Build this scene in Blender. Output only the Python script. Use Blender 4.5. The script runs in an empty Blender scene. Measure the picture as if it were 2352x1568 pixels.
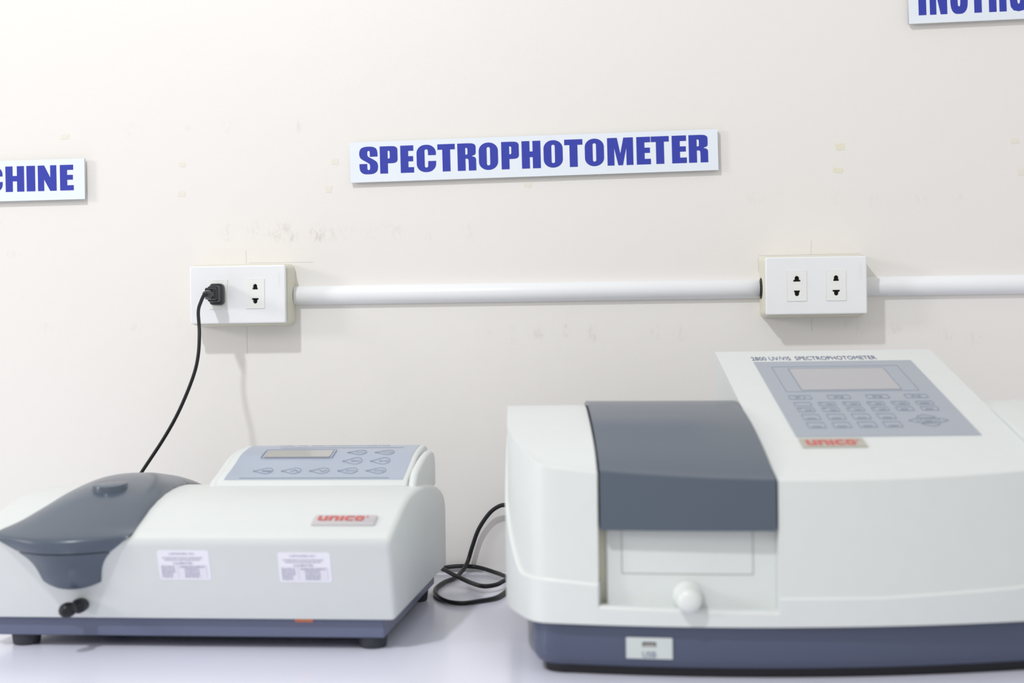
import bpy, bmesh, math, random
from mathutils import Vector, Matrix
R_ = math.radians
scene = bpy.context.scene
COL = scene.collection

# ---------------------------------------------------------------- camera
YAW, ROLL = R_(3.92), R_(0.70)
fwd = Vector((-math.sin(YAW), math.cos(YAW), 0)); rg0 = Vector((math.cos(YAW), math.sin(YAW), 0)); up0 = Vector((0, 0, 1))
rgt = rg0*math.cos(ROLL) - up0*math.sin(ROLL); upv = up0*math.cos(ROLL) + rg0*math.sin(ROLL)
cam_d = bpy.data.cameras.new('camera'); cam = bpy.data.objects.new('camera', cam_d); COL.objects.link(cam)
cam_d.sensor_width = 36.0; cam_d.lens = 50.0; cam_d.clip_start = 0.05
M = Matrix((rgt, upv, -fwd)).transposed().to_4x4(); M.translation = Vector((0, -1.76, 0.285)); cam.matrix_world = M
cam_d.dof.use_dof = True; cam_d.dof.focus_distance = 1.745; cam_d.dof.aperture_fstop = 4.5
scene.camera = cam

# ---------------------------------------------------------------- light
w = bpy.data.worlds.new('room_light'); scene.world = w; w.use_nodes = True
bg = w.node_tree.nodes['Background']; bg.inputs[0].default_value = (1.0, 0.980, 0.960, 1); bg.inputs[1].default_value = 0.69
def lamp(name, kind, loc, energy, color, size, target=None):
    d = bpy.data.lights.new(name, kind); d.energy = energy; d.color = color
    if kind == 'AREA': d.shape = 'DISK'; d.size = size
    else: d.shadow_soft_size = size
    o = bpy.data.objects.new(name, d); COL.objects.link(o); o.location = loc
    if target: o.rotation_euler = (Vector(target)-Vector(loc)).to_track_quat('-Z', 'Y').to_euler()
    return o
lamp('ceiling_lamp', 'POINT', (-0.756, -1.549, 1.684), 66, (0.97, 0.985, 1.0), 0.05)
lamp('side_lamp', 'AREA', (-3.6, -1.95, 1.15), 30, (1.0, 0.97, 0.93), 0.70, (0.0, 0.0, 0.35))
scene.view_settings.view_transform = 'Standard'; scene.view_settings.look = 'None'
scene.view_settings.exposure = 0.0; scene.view_settings.gamma = 1.0; scene.view_settings.use_curve_mapping = False

# ---------------------------------------------------------------- materials
def mat(name, col, rough=0.5, metal=0.0, spec=0.5, noise=None, bump=None, coat=0.0):
    m = bpy.data.materials.new(name); m.use_nodes = True
    nt = m.node_tree; b = nt.nodes['Principled BSDF']
    b.inputs['Base Color'].default_value = (*col, 1); b.inputs['Roughness'].default_value = rough
    b.inputs['Metallic'].default_value = metal; b.inputs['Specular IOR Level'].default_value = spec
    if coat: b.inputs['Coat Weight'].default_value = coat; b.inputs['Coat Roughness'].default_value = 0.12
    tc = nt.nodes.new('ShaderNodeTexCoord')
    sc_, amt = noise or (60.0, 0.02)
    n = nt.nodes.new('ShaderNodeTexNoise'); n.inputs['Scale'].default_value = sc_; n.inputs['Detail'].default_value = 4
    nt.links.new(tc.outputs['Object'], n.inputs['Vector'])
    r = nt.nodes.new('ShaderNodeMapRange'); r.inputs[3].default_value = 1-amt; r.inputs[4].default_value = 1+amt
    nt.links.new(n.outputs['Fac'], r.inputs[0])
    mx = nt.nodes.new('ShaderNodeVectorMath'); mx.operation = 'SCALE'; mx.inputs[0].default_value = col
    nt.links.new(r.outputs[0], mx.inputs['Scale']); nt.links.new(mx.outputs[0], b.inputs['Base Color'])
    if bump:
        s2, st, dist = bump
        n2 = nt.nodes.new('ShaderNodeTexNoise'); n2.inputs['Scale'].default_value = s2; n2.inputs['Detail'].default_value = 3
        nt.links.new(tc.outputs['Object'], n2.inputs['Vector'])
        bp = nt.nodes.new('ShaderNodeBump'); bp.inputs['Strength'].default_value = st; bp.inputs['Distance'].default_value = dist
        nt.links.new(n2.outputs['Fac'], bp.inputs['Height']); nt.links.new(bp.outputs[0], b.inputs['Normal'])
    return m
MT = dict(
    table=mat('table_laminate', (0.79, 0.80, 0.925), 0.22, noise=(8, 0.015)),
    shell=mat('instrument_white', (0.70, 0.735, 0.730), 0.42, bump=(900, 0.06, 0.0002)),
    lid=mat('lid_blue_grey', (0.085, 0.110, 0.148), 0.25, bump=(1400, 0.08, 0.0002)),
    base2=mat('base_dark_slate', (0.080, 0.098, 0.160), 0.40, bump=(1200, 0.06, 0.0002)),
    base=mat('base_slate_blue', (0.125, 0.145, 0.228), 0.40, bump=(1200, 0.06, 0.0002)),
    panel=mat('membrane_panel', (0.40, 0.455, 0.555), 0.30),
    panel2=mat('membrane_panel_grey', (0.355, 0.395, 0.46), 0.32),
    line=mat('panel_print', (0.19, 0.235, 0.345), 0.5),
    line2=mat('panel_print_soft', (0.225, 0.27, 0.35), 0.5),
    navy=mat('navy_print', (0.05, 0.07, 0.20), 0.5),
    black=mat('black_plastic', (0.012, 0.014, 0.018), 0.36, spec=0.35),
    rubber=mat('rubber_foot', (0.030, 0.033, 0.042), 0.6),
    cable=mat('cable_black', (0.010, 0.011, 0.013), 0.42, spec=0.35),
    hole=mat('hole_dark', (0.010, 0.007, 0.006), 0.8),
    plinth_gap=mat('plinth_and_gap_shade', (0.012, 0.012, 0.016), 0.6),  # plinth's own colour, reused as painted shade in the cover gap
    red=mat('logo_red', (0.56, 0.085, 0.075), 0.35),
    silver=mat('badge_silver', (0.62, 0.60, 0.63), 0.35, metal=0.55),
    silver2=mat('badge_champagne', (0.50, 0.49, 0.43), 0.4, metal=0.3),
    white=mat('outlet_white', (0.845, 0.86, 0.885), 0.30),
    ivory=mat('outlet_ivory', (0.71, 0.70, 0.585), 0.42),
    module=mat('socket_white', (0.85, 0.865, 0.85), 0.30),
    pipe=mat('pvc_white', (0.85, 0.87, 0.90), 0.30, noise=(14, 0.015)),
    foam=mat('sign_board_white', (0.79, 0.85, 0.925), 0.45),
    foamedge=mat('sign_board_edge', (0.62, 0.64, 0.60), 0.7),
    ink=mat('sign_ink_blue', (0.036, 0.052, 0.40), 0.40, spec=0.35, noise=(160, 0.05)),
    paper=mat('sticker_paper', (0.86, 0.86, 0.94), 0.55),
    print=mat('sticker_print', (0.42, 0.42, 0.54), 0.6),
    lcd=mat('display_glass', (0.47, 0.465, 0.45), 0.10, noise=(30, 0.03)),
    lcd2=mat('display_glass_large', (0.42, 0.42, 0.45), 0.10, noise=(30, 0.03)),
    knob=mat('knob_white', (0.76, 0.80, 0.78), 0.30),
    orange=mat('orange_seal', (0.66, 0.20, 0.09), 0.5),
    usb=mat('usb_label', (0.62, 0.67, 0.66), 0.45),
    usbgrey=mat('usb_tongue', (0.36, 0.35, 0.33), 0.4),
    tape=mat('old_tape', (0.79, 0.76, 0.62), 0.45, noise=(500, 0.07), bump=(600, 0.5, 0.0004)),
    tape2=mat('old_tape_pale', (0.80, 0.77, 0.69), 0.45, noise=(500, 0.05), bump=(600, 0.5, 0.0004)),
    pencil=mat('pencil', (0.50, 0.49, 0.47), 0.7),
    leg=mat('table_leg_grey', (0.45, 0.46, 0.48), 0.4),
    floor=mat('floor_tile', (0.55, 0.54, 0.52), 0.3, noise=(3, 0.06)),
)
def wall_material():
    m = bpy.data.materials.new('wall_paint'); m.use_nodes = True
    nt = m.node_tree; N = nt.nodes; L = nt.links; b = N['Principled BSDF']
    b.inputs['Roughness'].default_value = 0.48
    geo = N.new('ShaderNodeNewGeometry')
    def math_(op, a, c=None, clamp=False):
        n = N.new('ShaderNodeMath'); n.operation = op; n.use_clamp = clamp
        for i, v in enumerate((a, c)):
            if v is None: continue
            if isinstance(v, (int, float)): n.inputs[i].default_value = v
            else: L.new(v, n.inputs[i])
        return n.outputs[0]
    def noise(scale, detail=3, rough=0.5):
        n = N.new('ShaderNodeTexNoise'); n.inputs['Scale'].default_value = scale; n.inputs['Detail'].default_value = detail
        n.inputs['Roughness'].default_value = rough; L.new(geo.outputs['Position'], n.inputs['Vector']); return n.outputs['Fac']
    # scuffs, old glue and flaked paint where things used to be stuck on the wall (x, z, half sizes, strength)
    sm = [(-.4789, .4275, .011, .014, .55), (-.4455, .4306, .016, .014, .35), (-.4095, .4262, .022, .015, .8), (-.3947, .4205, .010, .012, .7),
          (-.3637, .4233, .012, .015, 1.), (-.352, .4205, .014, .008, .6), (-.3323, .4225, .022, .012, .3), (-.285, .424, .03, .013, .2), (-.2626, .423, .010, .010, .4), (-.2228, .4158, .006, .008, .3),
          (-.171, .4204, .006, .014, .35), (-.1481, .2926, .006, .012, .4), (-.12, .2926, .006, .012, .7), (-.0869, .2939, .009, .012, .55),
          (-.0534, .2994, .005, .013, .7), (-.0202, .293, .009, .012, .8), (.0564, .2957, .008, .012, .35), (.0857, .2927, .009, .012, .3),
          (-.3841, .5566, .005, .010, .7), (-.5975, .557, .013, .012, .3), (-.5246, .5586, .006, .004, .5), (-.4717, .5586, .012, .010, .28),
          (-.5362, .306, .008, .010, .4), (-.5978, .3084, .014, .006, .3), (-.7134, .3099, .014, .007, .3), (.1806, .4569, .012, .010, .3),
          (.2754, .4551, .006, .012, .35), (.3251, .4515, .010, .010, .35), (.3799, .4531, .010, .008, .3), (.4241, .4549, .008, .008, .3),
          (.3467, .2947, .010, .012, .5), (.4065, .286, .012, .010, .35), (.4402, .2813, .014, .010, .3), (-.7657, .4418, .01, .014, .3), (-.7605, .4029, .016, .006, .3), (.30, .298, .02, .016, .35), (-.05, .52, .02, .02, .0)]
    tot = None
    for x, z, sx, sz, st in sm:
        v = N.new('ShaderNodeVectorMath'); v.operation = 'SUBTRACT'; v.inputs[1].default_value = (x, 0, z); L.new(geo.outputs['Position'], v.inputs[0])
        v2 = N.new('ShaderNodeVectorMath'); v2.operation = 'MULTIPLY'; v2.inputs[1].default_value = (1/sx, 0, 1/sz); L.new(v.outputs[0], v2.inputs[0])
        v3 = N.new('ShaderNodeVectorMath'); v3.operation = 'LENGTH'; L.new(v2.outputs[0], v3.inputs[0])
        r = N.new('ShaderNodeMapRange'); r.interpolation_type = 'SMOOTHSTEP'; r.inputs[1].default_value = 1.25; r.inputs[2].default_value = 0.35
        r.inputs[3].default_value = 0; r.inputs[4].default_value = st; L.new(v3.outputs['Value'], r.inputs[0])
        tot = r.outputs[0] if tot is None else math_('ADD', tot, r.outputs[0])
    streak = N.new('ShaderNodeTexNoise'); streak.inputs['Scale'].default_value = 1.0; streak.inputs['Detail'].default_value = 5; streak.inputs['Roughness'].default_value = .65
    sv = N.new('ShaderNodeVectorMath'); sv.operation = 'MULTIPLY'; sv.inputs[1].default_value = (190, 1, 80); L.new(geo.outputs['Position'], sv.inputs[0]); L.new(sv.outputs[0], streak.inputs['Vector'])
    r = N.new('ShaderNodeMapRange'); r.inputs[1].default_value = .46; r.inputs[2].default_value = .64; L.new(streak.outputs['Fac'], r.inputs[0])
    dirt = math_('MULTIPLY', tot, r.outputs[0], True)
    speck = noise(260, 2); rs = N.new('ShaderNodeMapRange'); rs.inputs[1].default_value = .68; rs.inputs[2].default_value = .74; L.new(speck, rs.inputs[0])
    dirt2 = math_('MULTIPLY', math_('MULTIPLY', tot, rs.outputs[0], True), 1.0)
    big = noise(2.2, 4, .55); rb = N.new('ShaderNodeMapRange'); rb.inputs[3].default_value = .985; rb.inputs[4].default_value = 1.015; L.new(big, rb.inputs[0])
    col = N.new('ShaderNodeVectorMath'); col.operation = 'SCALE'; col.inputs[0].default_value = (0.820, 0.800, 0.775); L.new(rb.outputs[0], col.inputs['Scale'])
    m1 = N.new('ShaderNodeMix'); m1.data_type = 'RGBA'; m1.inputs[7].default_value = (.67, .63, .58, 1)
    L.new(math_('MULTIPLY', dirt, .85), m1.inputs[0]); L.new(col.outputs[0], m1.inputs[6])
    m2 = N.new('ShaderNodeMix'); m2.data_type = 'RGBA'; m2.inputs[7].default_value = (.30, .29, .23, 1)
    L.new(math_('MULTIPLY', dirt2, .8), m2.inputs[0]); L.new(m1.outputs[2], m2.inputs[6]); L.new(m2.outputs[2], b.inputs['Base Color'])
    # rolled paint: fine grain, shallow trowel waves
    h = math_('ADD', math_('MULTIPLY', noise(420, 2), .25), math_('MULTIPLY', noise(22, 4), 1.0))
    bp = N.new('ShaderNodeBump'); bp.inputs['Strength'].default_value = .22; bp.inputs['Distance'].default_value = .0022
    L.new(h, bp.inputs['Height']); L.new(bp.outputs[0], b.inputs['Normal'])
    return m
MT['wall'] = wall_material()

# ---------------------------------------------------------------- helpers
def tag(o, label=None, cat=None, group=None, kind=None):
    if label: o['label'] = label
    if cat: o['category'] = cat
    if group: o['group'] = group
    if kind: o['kind'] = kind
    return o
def empty(name, loc, rz=0.0):
    o = bpy.data.objects.new(name, None); COL.objects.link(o); o.location = loc; o.rotation_euler = (0, 0, rz); o.empty_display_size = .05
    return o
def link(name, me, m, parent=None, smooth=None, bevel=None):
    if m is not None:
        me.materials.clear(); me.materials.append(MT[m])
    if smooth is not None:
        for p in me.polygons: p.use_smooth = True
        me.set_sharp_from_angle(angle=R_(smooth))
    o = bpy.data.objects.new(name, me); COL.objects.link(o)
    if parent: o.parent = parent
    if bevel:
        b = o.modifiers.new('bevel', 'BEVEL'); b.width = bevel; b.segments = 3; b.limit_method = 'ANGLE'; b.angle_limit = R_(35); b.harden_normals = False
    return o
class MB:
    def __init__(s): s.v = []; s.f = []
    def add(s, vs, fs):
        k = len(s.v); s.v += [tuple(v) for v in vs]; s.f += [tuple(i+k for i in f) for f in fs]; return s
    def box(s, x0, x1, y0, y1, z0, z1):
        return s.add([(x0, y0, z0), (x1, y0, z0), (x1, y1, z0), (x0, y1, z0), (x0, y0, z1), (x1, y0, z1), (x1, y1, z1), (x0, y1, z1)],
                     [(0, 3, 2, 1), (4, 5, 6, 7), (0, 1, 5, 4), (1, 2, 6, 5), (2, 3, 7, 6), (3, 0, 4, 7)])
    def loft(s, rings, cap=True):
        n = len(rings[0]); vs = [p for r in rings for p in r]; fs = []
        for i in range(len(rings)-1):
            for j in range(n):
                a = i*n+j; b = i*n+(j+1) % n; fs.append((a, b, b+n, a+n))
        if cap: fs.append(tuple(range(n-1, -1, -1))); fs.append(tuple((len(rings)-1)*n+j for j in range(n)))
        return s.add(vs, fs)
    def lathe(s, prof, o, axis, seg=28):
        # prof: (radius, distance along axis) ; capped
        ax = Vector(axis).normalized(); t = Vector((0, 0, 1)) if abs(ax.z) < .9 else Vector((1, 0, 0))
        u = ax.cross(t).normalized(); v = ax.cross(u); o = Vector(o)
        rings = [[o+ax*d+(u*math.cos(2*math.pi*k/seg)+v*math.sin(2*math.pi*k/seg))*max(r, 1e-5) for k in range(seg)] for r, d in prof]
        return s.loft(rings)
    def mesh(s, name='mesh'):
        me = bpy.data.meshes.new(name); me.from_pydata(s.v, [], s.f)
        bm = bmesh.new(); bm.from_mesh(me); bmesh.ops.recalc_face_normals(bm, faces=bm.faces); bm.to_mesh(me); bm.free(); return me
    def build(s, name, m, parent=None, smooth=None, bevel=None): return link(name, s.mesh(name), m, parent, smooth, bevel)
def frame(o, ex, ey):
    ex = Vector(ex).normalized(); ey = Vector(ey).normalized(); ez = ex.cross(ey)
    m = Matrix((ex, ey, ez)).transposed().to_4x4(); m.translation = Vector(o); return m
def curve_mesh(cu):
    o = bpy.data.objects.new('tmp', cu); COL.objects.link(o)
    dg = bpy.context.evaluated_depsgraph_get(); me = bpy.data.meshes.new_from_object(o.evaluated_get(dg))
    bpy.data.objects.remove(o); bpy.data.curves.remove(cu); return me
def shape_mesh(loops, depth):
    """flat filled shape (loops inside loops are holes), front face at z=0, thickness behind it"""
    cu = bpy.data.curves.new('shape', 'CURVE'); cu.dimensions = '2D'; cu.fill_mode = 'BOTH'; cu.extrude = depth/2
    for lp in loops:
        sp = cu.splines.new('POLY'); sp.points.add(len(lp)-1); sp.use_cyclic_u = True
        for p, q in zip(sp.points, lp): p.co = (q[0], q[1], 0, 1)
    me = curve_mesh(cu); me.transform(Matrix.Translation((0, 0, -depth/2))); return me
_tc = {}
def text_mesh(body, h, wid=None, bold=0.0, depth=0.0002):
    key = (body, bold)
    if key not in _tc:
        cu = bpy.data.curves.new('text', 'FONT'); cu.body = body; cu.offset = bold; cu.resolution_u = 3; cu.fill_mode = 'FRONT'
        _tc[key] = curve_mesh(cu)
    me = _tc[key].copy()
    xs = [v.co.x for v in me.vertices]; ys = [v.co.y for v in me.vertices]
    sy = h/(max(ys)-min(ys)); sx = wid/(max(xs)-min(xs)) if wid else sy
    x0, y0 = min(xs), min(ys)
    for v in me.vertices: v.co = ((v.co.x-x0)*sx, (v.co.y-y0)*sy, 0)
    return me
def place(me, fr, name, m, parent, off=0.0, smooth=None):
    me.transform(fr @ Matrix.Translation((0, 0, off))); return link(name, me, m, parent, smooth)
def text(body, fr, x, y, h, m, parent, wid=None, bold=0.0, name='lettering', off=0.0002, center=False):
    me = text_mesh(body, h, wid, bold)
    if center: x -= max(v.co.x for v in me.vertices)/2
    return place(me, fr @ Matrix.Translation((x, y, 0)), name, m, parent, off)
def rrect(x0, y0, x1, y1, r, n=5, ry=None):
    ry = r if ry is None else ry; P = []
    for cx, cy, a in ((x1-r, y1-ry, 0), (x0+r, y1-ry, 90), (x0+r, y0+ry, 180), (x1-r, y0+ry, 270)):
        for k in range(n+1):
            t = R_(a+90*k/n); P.append((cx+r*math.cos(t), cy+ry*math.sin(t)))
    return P
def ring(x0, y0, x1, y1, r, t, depth): return shape_mesh([rrect(x0, y0, x1, y1, r, 3), rrect(x0+t, y0+t, x1-t, y1-t, max(r-t, 1e-4), 3)], depth)
def chaikin(P, n=2):
    # points may carry a third item 1 = keep as a corner
    for _ in range(n):
        Q = []
        for i, p in enumerate(P):
            a = P[i-1]; c = P[(i+1) % len(P)]
            if len(p) > 2: Q.append(p)
            else:
                Q.append((.25*a[0]+.75*p[0], .25*a[1]+.75*p[1])); Q.append((.75*p[0]+.25*c[0], .75*p[1]+.25*c[1]))
        P = Q
    return [(p[0], p[1]) for p in P]
def tube(pts, rad, name, m, parent=None, seg=10, sub=8, smooth=60):
    # Catmull-Rom swept round tube
    P = [Vector(p) for p in pts]; C = []
    for i in range(len(P)-1):
        a = P[max(i-1, 0)]; b = P[i]; c = P[i+1]; d = P[min(i+2, len(P)-1)]
        for k in range(sub):
            t = k/sub; C.append(.5*((2*b)+(c-a)*t+(2*a-5*b+4*c-d)*t*t+(3*b-a-3*c+d)*t**3))
    C.append(P[-1]); rings = []; prev = None
    for i, c in enumerate(C):
        t = (C[min(i+1, len(C)-1)]-C[max(i-1, 0)]).normalized()
        u = (Vector((0.3, 0.5, 0.81)) if prev is None else prev); u = (u-t*u.dot(t)).normalized(); v = t.cross(u); prev = u
        rings.append([c+(u*math.cos(2*math.pi*k/seg)+v*math.sin(2*math.pi*k/seg))*rad for k in range(seg)])
    return MB().loft(rings).build(name, m, parent, smooth)
def lerp(x, tab):
    if x <= tab[0][0]: return tab[0][1]
    for (a, fa), (b, fb) in zip(tab, tab[1:]):
        if x <= b: return fa+(fb-fa)*(x-a)/(b-a)
    return tab[-1][1]
def smooth_tab(tab, n=6):
    out = []
    for i in range(len(tab)-1):
        a = tab[max(i-1, 0)]; b = tab[i]; c = tab[i+1]; d = tab[min(i+2, len(tab)-1)]
        for k in range(n):
            t = k/n; out.append(tuple(.5*(2*b[j]+(c[j]-a[j])*t+(2*a[j]-5*b[j]+4*c[j]-d[j])*t*t+(3*b[j]-a[j]-3*c[j]+d[j])*t**3) for j in (0, 1)))
    out.append(tab[-1]); return out

# ---------------------------------------------------------------- the room
wall = tag(MB().box(-2.6, 2.6, 0.0, 0.12, -0.75, 2.05).build('wall_back', 'wall'), 'cream painted wall behind the instruments', None, None, 'structure')
tag(MB().box(-2.6, 2.6, -2.6, 0.0, -0.80, -0.75).build('floor', 'floor'), 'grey floor below the table', None, None, 'structure')
for a, b in (((-.4542, .4034), (-.4538, .3864)), ((-.4543, .3085), (-.4541, .2737)), ((-.4505, .3876), (-.3686, .3873)), ((.2475, .404), (.2472, .387)),
             ((.184, .3864), (.3075, .3870)), ((.2468, .3086), (.2472, .2933)), ((.1832, .3662), (.1832, .3848))):
    d = Vector((b[0]-a[0], b[1]-a[1])); n = Vector((-d.y, d.x)).normalized()*.00018
    P = [(a[0]+n.x, a[1]+n.y), (a[0]-n.x, a[1]-n.y), (b[0]-n.x, b[1]-n.y), (b[0]+n.x, b[1]+n.y)]
    MB().loft([[(p[0], .0, p[1]) for p in P], [(p[0], -.0001, p[1]) for p in P]]).build('pencil_line', 'pencil', wall)
tb = tag(empty('lab_table', (0, -.375, -.75)), 'white laminate table top carrying both instruments', 'table')
MB().box(-1.5, 1.3, -.375, .374, .715, .75).build('table_top', 'table', tb, None, .003)
for sx in (-1.42, 1.22):
    for sy in (-.32, .31): MB().box(sx-.025, sx+.025, sy-.025, sy+.025, 0, .715).build('leg', 'leg', tb, None, .002)

# ---------------------------------------------------------------- lettered signs
S_ = .29
def gO(w): return [rrect(0, 0, w, 1, min(.34, w/2-.01), 8, .30), rrect(w/2-.062, .165, w/2+.062, .835, .06, 6)]
def gC(w):
    o = rrect(0, 0, w, 1, .33, 8, .30); n = len(o)//4
    top = o[:n]; tl = o[n:2*n]; bl = o[2*n:3*n]; br = o[3*n:]
    P = [(w, .615)]+top+tl+bl+br+[(w, .40), (w-S_, .40)]
    slot = rrect(w/2-.062, .165, w/2+.062, .835, .06, 6); m = len(slot)//4
    P += list(reversed(slot[3*m:]))[:] + list(reversed(slot[2*m:3*m]))+list(reversed(slot[m:2*m]))+list(reversed(slot[:m]))+[(w-S_, .615)]
    P = [p for i, p in enumerate(P)]
    return [P]
def gS(w):
    k = w/.70
    P = [(.69, .635, 1), (.69, .80), (.655, .93), (.53, 1.0), (.355, 1.01), (.18, 1.0), (.05, .93), (.01, .80), (.01, .70), (.04, .60), (.12, .53), (.30, .43), (.385, .37), (.405, .32), (.405, .20), (.385, .155), (.35, .145), (.315, .155), (.30, .20), (.30, .375, 1),
         (.01, .375, 1), (.01, .21), (.05, .08), (.17, 0.0), (.35, -.01), (.53, 0.0), (.66, .08), (.70, .20), (.70, .33), (.66, .44), (.55, .52), (.40, .60), (.325, .65), (.31, .71), (.31, .80), (.325, .845), (.36, .855), (.395, .845), (.405, .80), (.405, .635, 1)]
    return [chaikin([(p[0]*k, *p[1:]) for p in P], 2)]
def gP(w):
    P = [(0, 0, 1), (0, 1, 1), (w*.55, 1, 1), (w*.85, .995), (w, .92), (w, .80), (w, .58), (w, .45), (w*.86, .375), (w*.55, .37, 1), (S_, .37, 1), (S_, 0, 1)]
    return [chaikin(P, 2), [(S_, .545), (S_+.05, .545), (S_+.075, .575), (S_+.075, .80), (S_+.05, .83), (S_, .83)]]
def gR(w):
    P = [(0, 0, 1), (0, 1, 1), (w*.5, 1, 1), (w*.84, .995), (w*.99, .92), (w*.99, .80), (w*.99, .64), (w*.95, .565), (w*.72, .53), (w*.95, .49), (w, .42), (w, .32), (w, 0, 1), (w-.275, 0, 1), (w-.275, .36), (w-.29, .435), (S_, .44, 1), (S_, 0, 1)]
    return [chaikin(P, 2), [(S_, .585), (S_+.05, .585), (S_+.08, .61), (S_+.08, .80), (S_+.05, .835), (S_, .835)]]
def gE(w): return [[(0, 0), (0, 1), (w*.98, 1), (w*.98, .80), (S_, .80), (S_, .605), (w*.95, .605), (w*.95, .415), (S_, .415), (S_, .20), (w, .20), (w, 0)]]
def gT(w): return [[(w/2-S_/2, 0), (w/2-S_/2, .80), (0, .80), (0, 1), (w, 1), (w, .80), (w/2+S_/2, .80), (w/2+S_/2, 0)]]
def gH(w): return [[(0, 0), (0, 1), (S_, 1), (S_, .62), (w-S_, .62), (w-S_, 1), (w, 1), (w, 0), (w-S_, 0), (w-S_, .41), (S_, .41), (S_, 0)]]
def gI(w): return [[(0, 0), (0, 1), (w, 1), (w, 0)]]
def gN(w): return [[(0, 0), (0, 1), (.26, 1), (w-.25, .52), (w-.25, 1), (w, 1), (w, 0), (w-.26, 0), (.25, .45), (.25, 0)]]
def gM(w): return [[(0, 0), (0, 1), (w*.38, 1), (w*.5, .42), (w*.63, 1), (w, 1), (w, 0), (w-.25, 0), (w-.25, .63), (w*.595, 0), (w*.415, 0), (.25, .63), (.25, 0)]]
def gU(w): return [[(0, .25), (0, 1), (S_, 1), (S_, .2), (w/2-.03, .15), (w/2+.03, .15), (w-S_, .2), (w-S_, 1), (w, 1), (w, .25), (w*.95, .09), (w*.8, .015), (w*.5, -.01), (w*.2, .015), (w*.05, .09)]]
def gA(w): return [[(0, 0), (w*.24, 1), (w*.76, 1), (w, 0), (w-.30, 0), (w-.33, .17), (.33, .17), (.30, 0)], [(.36, .34), (w-.36, .34), (w/2, .78)]]
GL = dict(S=gS, P=gP, E=gE, C=gC, T=gT, R=gR, O=gO, H=gH, M=gM, I=gI, N=gN, U=gU, A=gA)
def sign(corner, angle, length, height, thick, letters, hl, base, label, gap=0.0, hx=None):
    """corner: lower left corner on the wall (x, z); letters: (glyph, x0, x1) along the board"""
    t = tag(empty('sign_board', (corner[0], 0, corner[1])), label, 'sign', 'lettered wall signs')
    ca, sa = math.cos(angle), math.sin(angle)
    fr = frame((0, -thick-gap, 0), (ca, 0, sa), (-sa, 0, ca))
    me = shape_mesh([[(0, 0), (length, 0), (length, height), (0, height)]], thick)
    o = place(me, fr, 'board', 'foam', t)
    o.data.materials.append(MT['foamedge'])
    n0 = fr.to_3x3() @ Vector((0, 0, 1))
    for p in o.data.polygons:
        if abs(p.normal.dot(n0)) < .5: p.material_index = 1
    hx = hx or hl
    for ch, x0, x1 in letters:
        me = shape_mesh([[(px*hx, py*hl) for px, py in lp] for lp in GL[ch]((x1-x0)/hx)], .0002)
        me.transform(Matrix.Translation((x0, base, 0))); place(me, fr, 'letter', 'ink', t, .00022)
    return t
LX = [-.3076, -.284, -.2814, -.2593, -.2557, -.239, -.2355, -.2113, -.2093, -.1876, -.1845, -.1615, -.158, -.1342, -.13, -.1083, -.1048, -.0815, -.0778, -.0542, -.0521, -.0297, -.027, -.0035, .0006, .0323, .0364, .0537, .0541, .0761, .0796, .0975, .1001, .1235]
sign((-.3190, .4849), math.atan2(.0066, .4545), .4546, .0501, .004, [(c, LX[2*i]+.3190, LX[2*i+1]+.3190) for i, c in enumerate('SPECTROPHOTOMETER')], .0338, .0100,
     'white sign board reading SPECTROPHOTOMETER in blue capitals', .0035)
sign((-.868, .4695), math.atan2(.0008, .111), .2108, .0511, .005, [('M', .0145, .0445), ('A', .0465, .0735), ('C', .0815, .1047), ('H', .1085, .1327), ('I', .1358, .1470), ('N', .1505, .1746), ('E', .1791, .1967)], .0322, .0115,
     'white sign board at the left edge, blue letters CHINE visible', .0035)
sign((.3666, .6635), math.atan2(.0026, .137), .34, .082, .005, [('I', .0119, .0210), ('N', .0253, .0459), ('S', .0495, .0704), ('T', .0730, .0918), ('R', .0954, .1161), ('U', .1201, .1410), ('M', .1450, .1720), ('E', .1755, .1905), ('N', .1945, .2150), ('T', .2180, .2370), ('S', .2400, .2610)], .058, .0098,
     'white sign board cut off at the upper right corner', .0035, .0305)

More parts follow.
